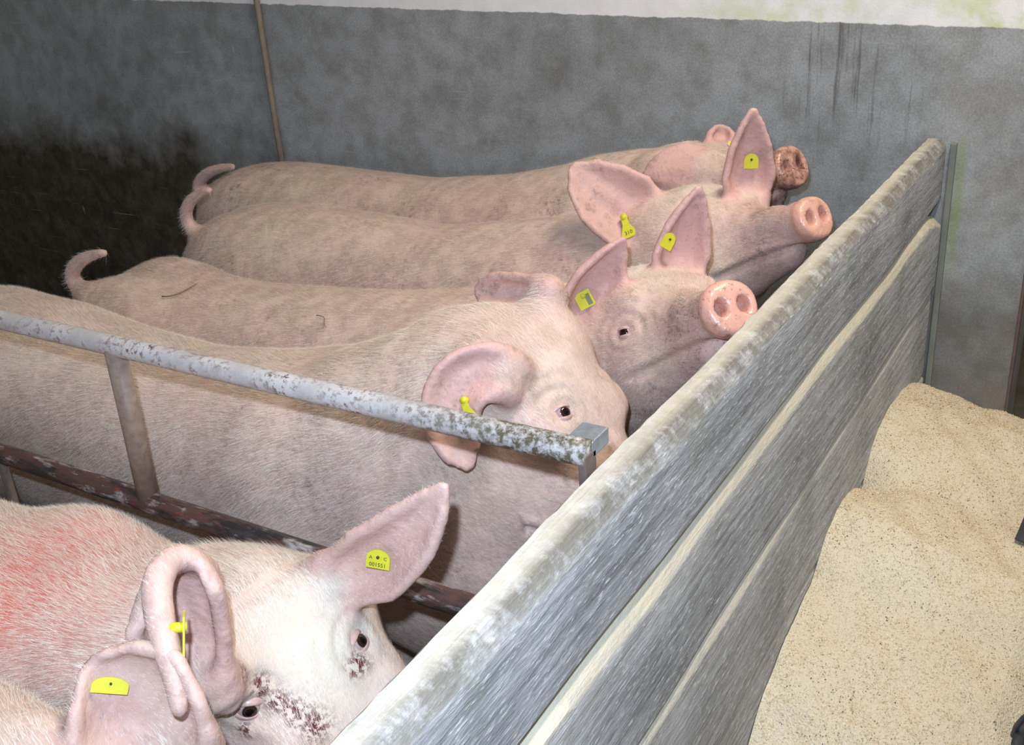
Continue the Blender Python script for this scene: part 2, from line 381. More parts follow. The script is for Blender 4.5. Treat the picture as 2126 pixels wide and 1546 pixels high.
# ------------------------------------------------------------------ rail gate
RY = .752
gate = empty('rail_gate', (-.9, RY, 0)); tag(gate, 'painted pipe rail divider with welded post, ending at the planks', 'railing')
def rail(name, z0, z1, r, material, x0=-2.3, x1=-.409, wobble=.0):
    xs = np.linspace(x0, x1, 90); pts = [(x+.9, .0, z0+(z1-z0)*(x-x0)/(x1-x0)+wobble*math.sin(x*3)) for x in xs]
    v, f = tube(pts, r, 20); me = mesh_py(name, v, f, material, True)
    fattr(me, 'muck', [max(0, min(1, (q[0]-.9+.66)/.16)) for q in v]); return obj(name, me, gate)
rail('top_rail', .825, .829, .0134, M['rail'])
rail('lower_rail', .594, .601, .0148, M['rail_low'])
for xx in (-1.078, -1.80):
    v, f = tube([(xx+.9+.003, 0, .825), (xx+.9, 0, .71), (xx+.9-.004, 0, .598)], .0135, 18); obj('post', mesh_py('post', v, f, M['post'], True), gate)
v, f = tube([(xx_, 0, z) for xx_, z in ((-1.412+.9, .60), (-1.412+.9, .0))], .007, 10); obj('rod', mesh_py('rod', v, f, M['rust'], True), gate)['label'] = 'thin dark steel rod under the lower rail'
v, f = tube([(-1.80+.9, 0, .598), (-1.80+.9, 0, .0)], .0135, 14); obj('post', mesh_py('post', v, f, M['post'], True), gate)
# bracket plate clipping the rail end on the plank edge
br = box_obj('bracket', (-.436+.9, .004, .822), (-.4080+.9, .038, .839), M['bracket'], gate, .0015); br['label'] = 'zinc plate bracket on the rail end'
box_obj('bracket', (-.4165+.9, -.011, .78), (-.4080+.9, .011, .83), M['rust'], gate, .0015)

# ------------------------------------------------------------------ feed heap
def heap_h(x, y):
    yy = np.array([.2, .6, .9, 1.02, 1.10, 1.16, 1.28, 1.38, 1.44, 1.50, 1.57, 1.66, 1.72, 1.80, 1.90, 2.03, 2.12, 2.2, 2.6, 3.0])
    zz = np.array([.0, .05, .11, .155, .195, .235, .268, .290, .330, .352, .347, .335, .352, .372, .376, .345, .29, .24, .06, .0])
    h = np.interp(y, yy, zz); dx = np.maximum(0, x+.366)
    h = h*(1-.10*np.minimum(1, dx/.33))-.62*np.maximum(0, dx-.30)-.10*np.maximum(0, dx-.1)
    h = h-.050*np.exp(-((y-1.665)/.035)**2)*np.exp(-dx/.035)
    n = .006*np.sin(x*19+y*7)*np.sin(y*15-x*6)+.004*np.sin(x*41+2)*np.sin(y*37+1)+.0022*np.sin(x*83+y*61)
    return h+n*np.minimum(1, h*6)
nx, ny = 150, 300
gx = np.linspace(-.3625, .62, nx); gy = np.linspace(.15, 2.24, ny)
GX, GY = np.meshgrid(gx, gy, indexing='ij'); GZ = np.maximum(heap_h(GX, GY), -.004)+RNG.normal(0, .0006, GX.shape)
ii = np.arange(nx*ny).reshape(nx, ny)
Q = np.stack([ii[:-1, :-1], ii[1:, :-1], ii[1:, 1:], ii[:-1, 1:]], -1).reshape(-1, 4)
HB = np.array([.0, 1.5, 0.])
me = mesh_np('feed_heap', np.stack([GX, GY, GZ], -1).reshape(-1, 3)-HB, Q, M['grain'])
heap = obj('feed_heap', me, None, HB); heap['kind'] = 'stuff'; tag(heap, 'heap of cream ground grain feed against the planks', 'feed heap')
nf = 60000
fx = RNG.uniform(-.36, .25, nf); fy = RNG.uniform(.95, 2.12, nf); fz = heap_h(fx, fy)
ang = RNG.uniform(0, 6.28, nf); sz = RNG.uniform(.0006, .0018, nf); tl = RNG.normal(0, .45, (nf, 2))
ca, sa = np.cos(ang)*sz, np.sin(ang)*sz
c0 = np.stack([fx, fy, fz+.0006], 1)-HB
e1 = np.stack([ca, sa, tl[:, 0]*sz], 1); e2 = np.stack([-sa*.55, ca*.55, tl[:, 1]*sz], 1)
FV = np.stack([c0+e1, c0+e2, c0-e1, c0-e2], 1).reshape(-1, 3)
FQ = np.arange(nf*4).reshape(-1, 4)
fme = mesh_np('bran_flakes', FV, FQ, M['flake'], False); fme.materials.append(M['husk'])
fme.polygons.foreach_set('material_index', ((RNG.random(nf) < .16) & (np.sin(fx*23+fy*9)*np.sin(fy*17-fx*11)+RNG.normal(0, .4, nf) > 0)).astype(np.int32))
fo = obj('bran_flakes', fme, heap); fo['kind'] = 'stuff'
#EXTRA
#PIGS
# ------------------------------------------------------------------ pigs: implicit body -> one skin
def smin(a, b, k):
    h = np.clip(.5+.5*(b-a)/k, 0, 1); return b+(a-b)*h-k*h*(1-h)
def smax(a, b, k): return -smin(-a, -b, k)
class Field:
    def __init__(s, ax, ay, az):
        s.a = [np.asarray(q, np.float32) for q in (ax, ay, az)]
        s.d = np.full([len(q) for q in s.a], .5, np.float32)
    def sub(s, lo, hi):
        sl = []
        for q, l, h in zip(s.a, lo, hi):
            i0 = max(0, int(np.searchsorted(q, l))-1); i1 = min(len(q), int(np.searchsorted(q, h))+1)
            sl.append(slice(i0, max(i1, i0+1)))
        X, Y, Z = np.meshgrid(*[q[t] for q, t in zip(s.a, sl)], indexing='ij', sparse=True)
        return tuple(sl), X, Y, Z
    def put(s, sl, b, k, sign=1):
        if sign > 0: s.d[sl] = smin(s.d[sl], b, k)
        else: s.d[sl] = smax(s.d[sl], -b, k)
    def cone(s, p, q, r0, r1, k=.02, sign=1):
        p, q = np.asarray(p, float), np.asarray(q, float); m = max(r0, r1)+k+.02
        sl, X, Y, Z = s.sub(np.minimum(p, q)-m, np.maximum(p, q)+m)
        v = q-p; L2 = v.dot(v)+1e-9
        t = np.clip(((X-p[0])*v[0]+(Y-p[1])*v[1]+(Z-p[2])*v[2])/L2, 0, 1)
        d = np.sqrt((X-p[0]-t*v[0])**2+(Y-p[1]-t*v[1])**2+(Z-p[2]-t*v[2])**2)-(r0+(r1-r0)*t)
        s.put(sl, d, k, sign)
    def ell(s, c, r, R=None, k=.03, sign=1):
        c = np.asarray(c, float); r = np.asarray(r, float); m = r.max()+k+.02
        sl, X, Y, Z = s.sub(c-m, c+m); X, Y, Z = X-c[0], Y-c[1], Z-c[2]
        if R is None: q = (X/r[0], Y/r[1], Z/r[2])
        else: q = [(X*R[0, i]+Y*R[1, i]+Z*R[2, i])/r[i] for i in range(3)]
        n = np.sqrt(q[0]**2+q[1]**2+q[2]**2); g = np.sqrt((q[0]/r[0])**2+(q[1]/r[1])**2+(q[2]/r[2])**2)+1e-6
        s.put(sl, n*(n-1)/g, k, sign)
    def cloud(s, pts, rad, k=.012):
        pts = np.asarray(pts, np.float32); rad = np.broadcast_to(np.asarray(rad, np.float32), (len(pts),))
        m = float(rad.max())+k+.012
        sl, X, Y, Z = s.sub(pts.min(0)-m, pts.max(0)+m); sh = np.broadcast(X, Y, Z).shape
        G = np.stack([np.broadcast_to(q, sh).ravel() for q in (X, Y, Z)], 1); d = np.full(len(G), .5, np.float32)
        for i in range(0, len(pts), 200):
            p = pts[i:i+200]; o = p.mean(0)
            D2 = ((G-o)**2).sum(1)[:, None]-2*(G-o)@(p-o).T+((p-o)**2).sum(1)[None]
            d = np.minimum(d, (np.sqrt(np.maximum(D2, 0))-rad[i:i+200][None]).min(1))
        s.put(sl, d.reshape(sh), k)
def surface_nets(d, axes):
    s = d < 0; c = np.zeros(tuple(n-1 for n in d.shape), np.int8)
    off = [(i, j, k) for i in (0, 1) for j in (0, 1) for k in (0, 1)]
    sh = c.shape
    for i, j, k in off: c += s[i:i+sh[0], j:j+sh[1], k:k+sh[2]]
    idx = np.argwhere((c > 0) & (c < 8)); Mn = len(idx)
    val = np.stack([d[idx[:, 0]+i, idx[:, 1]+j, idx[:, 2]+k] for i, j, k in off], 1)
    acc = np.zeros((Mn, 3)); cnt = np.zeros(Mn)
    for a in range(8):
        for ax in range(3):
            if off[a][ax] == 0:
                o2 = list(off[a]); o2[ax] = 1; b = off.index(tuple(o2))
                m = (val[:, a] < 0) != (val[:, b] < 0); t = val[m, a]/(val[m, a]-val[m, b])
                p = np.tile(np.array(off[a], float), (m.sum(), 1)); p[:, ax] = t
                acc[m] += p; cnt[m] += 1
    f = idx+acc/cnt[:, None]
    V = np.stack([np.interp(f[:, i], np.arange(len(axes[i])), axes[i]) for i in range(3)], 1)
    lut = np.full(sh, -1, np.int32); lut[idx[:, 0], idx[:, 1], idx[:, 2]] = np.arange(Mn)
    Q = []
    for ax in range(3):
        u, v = (ax+1) % 3, (ax+2) % 3
        sa = [slice(None)]*3; sb = [slice(None)]*3; sa[ax] = slice(0, -1); sb[ax] = slice(1, None)
        for q in (u, v): sa[q] = slice(1, -1); sb[q] = slice(1, -1)
        A, B = s[tuple(sa)], s[tuple(sb)]; e = np.argwhere(A != B)
        if not len(e): continue
        inn = A[e[:, 0], e[:, 1], e[:, 2]]; e = e.copy(); e[:, u] += 1; e[:, v] += 1
        def cell(du, dv):
            g = e.copy(); g[:, u] -= du; g[:, v] -= dv; return lut[g[:, 0], g[:, 1], g[:, 2]]
        q = np.stack([cell(1, 1), cell(0, 1), cell(0, 0), cell(1, 0)], 1); q[~inn] = q[~inn][:, ::-1]
        Q.append(q)
    return V, np.concatenate(Q)
def bez(ps, n):
    ps = np.asarray(ps, float); t = np.linspace(0, 1, n)[:, None]; k = len(ps)-1
    return sum(math.comb(k, i)*t**i*(1-t)**(k-i)*ps[i] for i in range(k+1))
def unit(v): v = np.asarray(v, float); return v/np.linalg.norm(v)
def ear_points(e):
    """centre line (control points), across direction(s), half width, cup angle -> sampled blade"""
    C = bez(e['c'], 46); T = np.gradient(C, axis=0); T /= np.linalg.norm(T, axis=1)[:, None]
    t = np.linspace(0, 1, 46); A0, A1 = unit(e['a'][0]), unit(e['a'][-1])
    prof = np.interp(t, *e.get('prof', ([0, .15, .4, .7, .9, 1], [.55, .80, 1, .72, .32, .06])))
    th = np.radians(np.interp(t, [0, 1], e.get('cup', (70, 40)))); out = []; info = []
    for i in range(46):
        A = A0+(A1-A0)*t[i]; A = unit(A-T[i]*A.dot(T[i])); Nn = np.cross(T[i], A)
        if Nn.dot(e.get('face', TC)) < 0: Nn = -Nn
        a = e['w']*prof[i]; ss = np.linspace(-1, 1, max(3, int(a*2/.0034)+2)); rho = a/max(th[i], .02)
        lip = e.get('lip', .0)
        for s_ in ss:
            q = C[i]+A*(rho*math.sin(s_*th[i]))+Nn*(rho*(1-math.cos(s_*th[i])))
            q = q+Nn*e.get('ridge', .0026)*math.sin(s_*8.5+t[i]*1.5)*min(1, 5*t[i]*(1-t[i]))*(1-abs(s_))
            if lip: q = q+Nn*lip*max(0, (s_ if e.get('lipside', 1) > 0 else -s_)-.6)**2*6*a
            out.append(q); info.append((t[i], s_))
    return np.array(out), np.array(info)
def head_rot(yaw, pitch, roll):
    y, p, r = map(math.radians, (yaw, pitch, roll))
    return np.array((Matrix.Rotation(y, 3, 'Z') @ Matrix.Rotation(-p, 3, 'Y') @ Matrix.Rotation(r, 3, 'X')))
HEAD = np.array([  # u, centre w, half width, half height
    (-.14, -.060, .080, .080), (-.08, -.038, .090, .096), (-.02, -.014, .093, .108), (.04, -.010, .088, .106), (.09, -.020, .077, .090),
    (.13, -.026, .062, .070), (.17, -.025, .052, .056), (.21, -.021, .047, .049), (.25, -.018, .044, .0455), (.272, -.017, .0445, .045), (.30, -.017, .043, .043)])

def build_pig(pr, proto=None):
    hy = pr['head']; O = np.asarray(hy['o'], float); R = head_rot(*hy['ypr']); sc = hy.get('s', 1.0)
    def H(u, v, w_): return O+R@(np.array([u, v, w_])*sc)
    x0 = pr['rump']; ym = pr['y']
    ymx, ymy = np.array([p[0] for p in ym]), np.array([p[1] for p in ym])
    topx, topz = np.array([p[0] for p in pr['top']]), np.array([p[1] for p in pr['top']])
    ears = [ear_points(e) for e in pr['ears']]
    nose = H(.31, 0, 0)
    allp = np.concatenate([e[0] for e in ears]+[np.array([nose])])
    tail = bez(pr['tail'], 60) if 'tail' in pr else None
    ylo = min(ymy.min()-.235, allp[:, 1].min()-.04); yhi = max(ymy.max()+.235, allp[:, 1].max()+.04)
    xs = O[0]-.24; xe = max(nose[0], allp[:, 0].max())+.05; xb = x0-.05
    if tail is not None:
        xb = min(xb, tail[:, 0].min()-.04); ylo = min(ylo, tail[:, 1].min()-.04)
    fine = pr.get('fine', .0046)
    ax = np.concatenate([np.arange(xb, xs, .0105), np.arange(xs, xe, fine)])
    ztop = max(topz.max(), allp[:, 2].max())+.04
    az = np.concatenate([np.arange(-.02, .30, .014), np.arange(.30, ztop, fine*1.12)]); ay = np.arange(ylo, yhi, fine*1.12)
    F = Field(ax, ay, az)
    ws = pr.get('ws', 1.0)
    # trunk
    xend = O[0]-.03; Lb = xend-x0
    S = np.array([(0, .165, .34), (.10, .172, .32), (.22, .166, .325), (.40, .160, .285), (.55, .164, .275), (.68, .168, .285), (.78, .164, .32), (.86, .146, .40), (.93, .118, .50), (1., .098, .60)])
    sl, X, Y, Z = F.sub((x0-.02, ylo, .2), (xend+.02, yhi, ztop))
    xv = X[:, 0, 0].astype(float); s_ = np.clip((xv-x0)/Lb, 0, 1)
    hw = np.interp(s_, S[:, 0], S[:, 1])*ws; zb = np.interp(s_, S[:, 0], S[:, 2]); zt = np.interp(xv, topx, topz)
    front = np.clip((s_-.78)/.22, 0, 1); zb = zb*(1-front)+front*(np.interp(s_, [.78, 1], [.32, O[2]-.115]))
    ker = np.hanning(11); ker /= ker.sum()
    sm = lambda q: np.convolve(np.pad(q, 5, mode='edge'), ker, 'valid')
    hw, zb, zt = sm(hw), sm(zb), sm(zt)
    c = pr.get('cap', .32); cap = np.clip((x0+c-xv)/c, 0, 1); capf = np.sqrt(np.clip(1-cap**2.3, .0004, 1))
    zc = (zt+zb)/2; hh = (zt-zb)/2; zcap = .02*cap**2; hw = hw*capf; hh = hh*capf
    yc = np.interp(xv, ymx, ymy)
    e3 = lambda q: q[:, None, None].astype(np.float32)
    n = 2.35
    q = ((np.abs(Y-e3(yc))/e3(hw))**n+(np.abs(Z-e3(zc+zcap))/e3(hh))**n)**(1/n)
    d = (q-1)*np.minimum(e3(hw), e3(hh)); d = np.maximum(d, np.maximum(x0-X, X-xend)); F.put(sl, d, .01)
    yat = lambda x: float(np.interp(x, ymx, ymy))
    for sg in (-1, 1):
        yr = yat(x0+.15)
        F.ell((x0+.23, yr+sg*.080*ws, .455), (.19, .085*ws, .19), k=.05)
        xsd = xend-Lb*.20; yf = yat(xsd)
        F.ell((xsd-.03, yf+sg*.092*ws, .46), (.12, .078*ws, .20), k=.06)
        yl = yr+sg*.082*ws
        F.cone((x0+.17, yl, .42), (x0+.23, yl, .30), .072*ws, .056, .05); F.cone((x0+.23, yl, .30), (x0+.10, yl, .20), .055, .034, .03)
        F.cone((x0+.10, yl, .20), (x0+.125, yl, .075), .034, .026, .02); F.cone((x0+.125, yl, .075), (x0+.15, yl, .022), .027, .030, .015)
        yl = yf+sg*.084*ws
        F.cone((xsd-.02, yl, .40), (xsd-.03, yl, .26), .066*ws, .046, .05); F.cone((xsd-.03, yl, .26), (xsd, yl, .16), .044, .033, .02)
        F.cone((xsd, yl, .16), (xsd, yl, .07), .033, .025, .02); F.cone((xsd, yl, .07), (xsd+.022, yl, .022), .026, .030, .015)
    # spinal groove and neck
    F.cone((xend-.16, yat(xend-.16), float(np.interp(xend-.16, topx, topz))-.13), H(-.05, 0, -.02), .118*ws, .098*sc, .06)
    F.cone((xend-.20, yat(xend-.2), .46), H(-.02, 0, -.05), .13*ws, .085*sc, .07)
    # head
    pts = np.array([H(u, v, w_) for u in (-.2, .33) for v in (-.13, .13) for w_ in (-.17, .15)])
    sl, X, Y, Z = F.sub(pts.min(0), pts.max(0)); X, Y, Z = X-O[0], Y-O[1], Z-O[2]
    U, Vv, W = [((X*R[0, i]+Y*R[1, i]+Z*R[2, i])/sc).astype(np.float32) for i in range(3)]
    hq = np.linspace(-.14, .30, 160); ker2 = np.hanning(13); ker2 /= ker2.sum()
    col = [np.convolve(np.pad(np.interp(hq, HEAD[:, 0], HEAD[:, i]), 6, mode='edge'), ker2, 'valid') for i in (1, 2, 3)]
    wc, hv, hh = [np.interp(U, hq, q_).astype(np.float32) for q_ in col]
    sn = np.interp(U, [.12, .22], [1, hy.get('sn', .88)]).astype(np.float32); hv = hv*sn; hh = hh*sn
    wr = (W-wc)/hh
    # top of the face broader than the jaw
    hv2 = hv*(1+.06*np.clip(wr, -1, 1))
    q = ((np.abs(Vv)/hv2)**2.3+np.abs(wr)**2.3)**(1/2.3)
    d = (q-1)*np.minimum(hv, hh)
    # face dish: crease around the muzzle
    d = d+.0016*np.sin((U-.15)*95)*np.clip((U-.13)/.03, 0, 1)*np.clip((.255-U)/.02, 0, 1)*np.clip(wr+.4, 0, 1)
    d = smax(d, np.maximum(-.14-U, U+.12*W-.2835), .007)*sc
    F.d[sl] = smin(F.d[sl], d, .045)
    He = lambda c_, r_, k=.03, sign=1: F.ell(H(*c_), np.array(r_)*sc, R, k, sign)
    for sg in (-1, 1):
        He((.02, sg*.060, -.045), (.085, .045, .075), .05)        # cheek
        He((.082, sg*.056, .040), (.036, .020, .017), .03)        # brow
        He((-.06, sg*.060, -.085), (.09, .05, .06), .05)          # jowl
        He((-.01, sg*.068, .055), (.035, .030, .035), .04)        # ear base
    F.cone(H(.02, 0, -.085), H(.205, 0, -.062), .046*sc, .025*sc, .03)
    for c_, r_, k_ in pr.get('extra', []): F.ell(c_, r_, k=k_)
    rim = hy.get('rim', .88)
    He((.271, 0, -.016), (.0125, .049*rim, .046*rim), .008)
    for sg in (-1, 1):
        He((.282, sg*.0195*rim, -.014), (.030, .0088, .0125), .0035, -1)
    # ears and tail
    for e, (pp, inf) in zip(pr['ears'], ears):
        rr = e.get('r', .0052)*(1+.9*np.clip(.22-inf[:, 0], 0, .22)/.22)+.0016*(np.abs(inf[:, 1]) > .85)*(inf[:, 0] < .92)
        F.cloud(pp, rr, e.get('k', .014))
        c0 = pp[inf[:, 0] < .12].mean(0); F.cone(c0, O+(c0-O)*.42, .020, .036, .03)
    for fp, fr in pr.get('rolls', []):
        fc = bez(fp, 70); F.cloud(fc, np.interp(np.linspace(0, 1, 70), np.linspace(0, 1, len(fr)), fr), .008)
        ears.append((fc, np.stack([np.linspace(0, 1, 70), np.zeros(70)], 1)))
    if tail is not None:
        F.cloud(tail, np.interp(np.linspace(0, 1, 60), [0, .15, .7, 1], [.020, .0165, .0145, .0085]), .022)
    V, Q = surface_nets(F.d, F.a)
    # light smoothing
    nv = len(V); cntv = np.bincount(Q.ravel(), minlength=nv)[:, None]
    for _ in range(pr.get('smooth', 1)):
        fc = V[Q].mean(1); ac = np.zeros_like(V)
        for i in range(3): ac[:, i] = np.bincount(Q.ravel(), weights=np.repeat(fc[:, i], 4), minlength=nv)
        V = V*.45+.55*ac/np.maximum(cntv, 1)
    V[:, 2] = np.maximum(V[:, 2], 0)
    hl = ((V-O)@R)/sc; A4 = V[Q]; fn = np.cross(A4[:, 2]-A4[:, 0], A4[:, 3]-A4[:, 1]); vn = np.zeros_like(V)
    for i in range(3): vn[:, i] = np.bincount(Q.ravel(), weights=np.repeat(fn[:, i], 4), minlength=nv)
    vn /= np.linalg.norm(vn, axis=1)[:, None]+1e-12
    nk = .003*np.sin(hl[:, 0]*150+hl[:, 2]*40)*np.exp(-((hl[:, 0]+.10)/.05)**2)*np.clip(-hl[:, 2]/.05, 0, 1)*(np.abs(hl[:, 1]) < .16)
    wm = np.interp(hl[:, 0], [.09, .13, .18, .23, .26], [-.072, -.062, -.054, -.052, -.056])
    mo = .0085*np.exp(-((hl[:, 2]-wm)/.0052)**2)*np.clip((hl[:, 0]-.088)/.02, 0, 1)*np.clip((.262-hl[:, 0])/.012, 0, 1)*(np.abs(hl[:, 1]) < .10)
    lp = .0035*np.exp(-((hl[:, 2]-wm-.012)/.006)**2)*np.clip((hl[:, 0]-.10)/.03, 0, 1)*np.clip((.25-hl[:, 0])/.02, 0, 1)*(np.abs(hl[:, 1]) < .10)
    V = V-vn*(nk+mo-lp)[:, None]
    bvh = BVHTree.FromPolygons(V.tolist(), Q.tolist())
    def hit(px, py):
        r = ray(px, py); loc, nor, _, dist = bvh.ray_cast(Vector(CAMP), Vector(r))
        if loc is None: return None, None
        nn = np.array(nor); nn = nn if nn.dot(r) < 0 else -nn
        return np.array(loc), nn
    eyes = []
    for ey in pr.get('eyes', []):
        q_, n_ = (hit(ey['px'], ey['py']) if 'px' in ey else (None, None))
        if q_ is None:
            sg = ey.get('side', 1); st = H(.095, sg*.2, .035); loc, nor, _, _ = bvh.ray_cast(Vector(st), Vector(-R[:, 1]*sg))
            if loc is None: continue
            q_ = np.array(loc)
        dd = np.linalg.norm(V-q_, axis=1); n_ = unit(vn[dd < .022].mean(0)); eyes.append((q_, n_, ey))
        s2 = ey.get('s', 1.0); m = dd < .07; up_ = R[:, 2]-n_*R[:, 2].dot(n_); up_ = unit(up_); fw_ = unit(np.cross(up_, n_))
        rel = V[m]-q_; a_ = rel@fw_; b_ = rel@up_; rr = np.hypot(a_*.85, b_*1.05)/s2; upm = np.clip(b_/.012+.55, .12, 1)
        dsp = -.0030*np.exp(-(rr/.0115)**2)+.0020*np.exp(-((rr-.0190)/.0050)**2)-upm*(.0017*np.exp(-((rr-.0275)/.0040)**2)-.0009*np.exp(-((rr-.036)/.005)**2)+.0010*np.exp(-((rr-.044)/.005)**2))
        V[m] = V[m]+n_*(dsp*s2)[:, None]
    base = np.array([(x0+O[0])/2, yat((x0+O[0])/2), 0.])
    root = empty('pig', base); tag(root, pr['label'], 'pig', 'pigs crowded along the plank partition')
    me = mesh_np('pig_body', V-base, Q, M['skin'])
    # where skin differs
    hl = ((V-O)@R)/sc
    ss = lambda v, a, b: np.clip((v-a)/(b-a), 0, 1)**2*(3-2*np.clip((v-a)/(b-a), 0, 1))
    inhead = ss(hl[:, 0], -.10, 0)*(np.abs(hl[:, 1]) < .14)*(np.abs(hl[:, 2]) < .2)
    disc = ss(hl[:, 0], .258, .266)*(np.abs(hl[:, 1]) < .07)*(np.abs(hl[:, 2]+.016) < .07)
    muzz = ss(hl[:, 0], .13, .18)*(np.abs(hl[:, 1]) < .1)*(np.abs(hl[:, 2]) < .12)
    earm = np.zeros(nv)
    for pp, inf in ears:
        c = pp[::3]; lo, hi = pp.min(0)-.02, pp.max(0)+.02; m = np.all((V > lo) & (V < hi), 1); vi = np.where(m)[0]
        if len(vi):
            dm = np.sqrt(((V[vi][:, None]-c[None])**2).sum(2)).min(1); earm[vi] = np.maximum(earm[vi], ss(-dm, -.024, -.011))
    eyem = np.exp(-(((hl[:, 0]-.09)/.035)**2+((np.abs(hl[:, 1])-.07)/.03)**2+((hl[:, 2]-.02)/.03)**2))
    nz = np.sin(V[:, 0]*9+V[:, 2]*5)*np.sin(V[:, 2]*11-V[:, 0]*4+V[:, 1]*6)
    top = ss(V[:, 2], .55, .70)
    pk = np.clip(pr.get('earpink', .62)*earm+.35*muzz*(1-disc)+.45*eyem+.30*np.clip(nz, 0, 1)*(1-inhead)+.18*inhead, 0, .85)
    if tail is not None:
        dt = np.sqrt(((V[:, None, :]-tail[None, ::6])**2).sum(2)).min(1) if nv < 400000 else np.ones(nv)
        pk = np.maximum(pk, .35*ss(-dt, -.03, -.015))
    fattr(me, 'pink', pk); fattr(me, 'disc', disc)
    pale = pr.get('pale', .5)*np.exp(-(((hl[:, 0]-.05)/.075)**2+(hl[:, 1]/.06)**2))*ss(hl[:, 2], .02, .06)*(1-earm)
    fattr(me, 'pale', np.clip(pale, 0, .9))
    fattr(me, 'grey', np.clip(pr.get('grey', .7)*muzz*(1-disc)*ss(-hl[:, 0], -.27, -.2)*(.45+.55*ss(hl[:, 2], -.05, .0)), 0, 1))
    fattr(me, 'dirt', np.clip(.45+.35*muzz+pr.get('dirty', 0), 0, 1))
    fattr(me, 'mud', np.clip(pr.get('mud', 0)*muzz, 0, 1))
    fattr(me, 'speck', np.clip(pr.get('speck', .0)*muzz+.07*earm+.10*inhead, 0, 1))
    sore = np.zeros(nv); blood = np.zeros(nv)
    for (c, r) in pr.get('sore', []): sore = np.maximum(sore, np.exp(-(((V-np.asarray(c))/np.asarray(r))**2).sum(1)))
    fattr(me, 'sore', sore); fattr(me, 'hoof', ss(-V[:, 2], -.06, -.04))
    body = obj('body', me, root)
    for (px, py, r) in pr.get('blood', []):
        p, _n = hit(px, py)
        if p is not None: blood = np.maximum(blood, np.exp(-(((V-p)/r)**2).sum(1)))
    fattr(me, 'blood', np.clip(blood*1.3, 0, 1))
    # eyes
    for q_, n_, ey in eyes: make_eye(root, base, q_-n_*.0012, n_, R, ey)
    for tg in pr.get('tags', []):
        p, n_ = hit(tg['px'], tg['py'])
        if p is not None: make_tag(root, base, p, n_, tg)
    if pr.get('hairs', 0): make_coat(root, base, V, Q, R, O, sc, earm, disc, muzz, pr)
    return root, hit

def frame(n_, up):
    z = unit(n_); y = up-z*up.dot(z); y = unit(y); x = np.cross(y, z); return np.stack([x, y, z], 1)
def make_eye(root, base, p, n_, R, ey):
    s = ey.get('s', 1.0); r = .0112*s
    n_ = unit(n_+R[:, 0]*.12)
    Fm = frame(n_, R[:, 2]); c = p-n_*(r*.62)
    V = []; Fq = []; nu, nvv = 20, 12
    for j in range(nvv+1):
        for i in range(nu):
            a = 2*math.pi*i/nu; b = math.pi*j/nvv; V.append((r*math.sin(b)*math.cos(a), r*math.sin(b)*math.sin(a), r*math.cos(b)))
    for j in range(nvv):
        for i in range(nu):
            Fq.append((j*nu+i, j*nu+(i+1) % nu, (j+1)*nu+(i+1) % nu, (j+1)*nu+i))
    e = obj('eye', mesh_py('eye', V, Fq[nu*0:], M['eye'], True), root)
    mw = Matrix(Fm.tolist()).to_4x4(); mw.translation = Vector(c-base); e.matrix_local = mw
    # lids: an almond ring lying on the ball
    op = ey.get('open', 1.0); V = []; Fq = []; na, nb = 28, 8
    for i in range(na):
        a = 2*math.pi*i/na
        ex = .0108*s*math.cos(a); eyy = (.0060 if math.sin(a) > 0 else .0052)*s*op*math.copysign(abs(math.sin(a))**.85, math.sin(a))
        rr = math.hypot(ex, eyy); zc = math.sqrt(max(0, (r*1.03)**2-rr*rr)) if rr < r*1.03 else 0
        dirx = np.array([math.cos(a), math.sin(a)])
        for k in range(nb):
            t = 2*math.pi*k/nb; w_ = .0031*s; h_ = .0014*s
            o_ = w_*(.9+math.cos(t)); V.append((ex+dirx[0]*o_, eyy+dirx[1]*o_, zc+h_*math.sin(t)-.75*o_))
    for i in range(na):
        for k in range(nb):
            a_, b_ = i*nb+k, ((i+1) % na)*nb+k; a2, b2 = i*nb+(k+1) % nb, ((i+1) % na)*nb+(k+1) % nb
            Fq.append((a_, b_, b2, a2))
    lid = obj('eyelid', mesh_py('eyelid', V, Fq, M['lid'], True), e)
def extrude(outline, th):
    n = len(outline); V = [(x, y, 0) for x, y in outline]+[(x, y, th) for x, y in outline]
    F = [tuple(range(n))[::-1], tuple(range(n, 2*n))]+[(i, (i+1) % n, n+(i+1) % n, n+i) for i in range(n)]
    return V, F
def text_mesh(s, size, material):
    cu = bpy.data.curves.new('t', 'FONT'); cu.body = s; cu.size = size; cu.align_x = 'CENTER'; cu.align_y = 'CENTER'; cu.extrude = .00012; cu.resolution_u = 2
    o = bpy.data.objects.new('t', cu); COL.objects.link(o); dg = bpy.context.evaluated_depsgraph_get()
    me = bpy.data.meshes.new_from_object(o.evaluated_get(dg)); bpy.data.objects.remove(o, do_unlink=True)
    me.materials.clear(); me.materials.append(material); return me
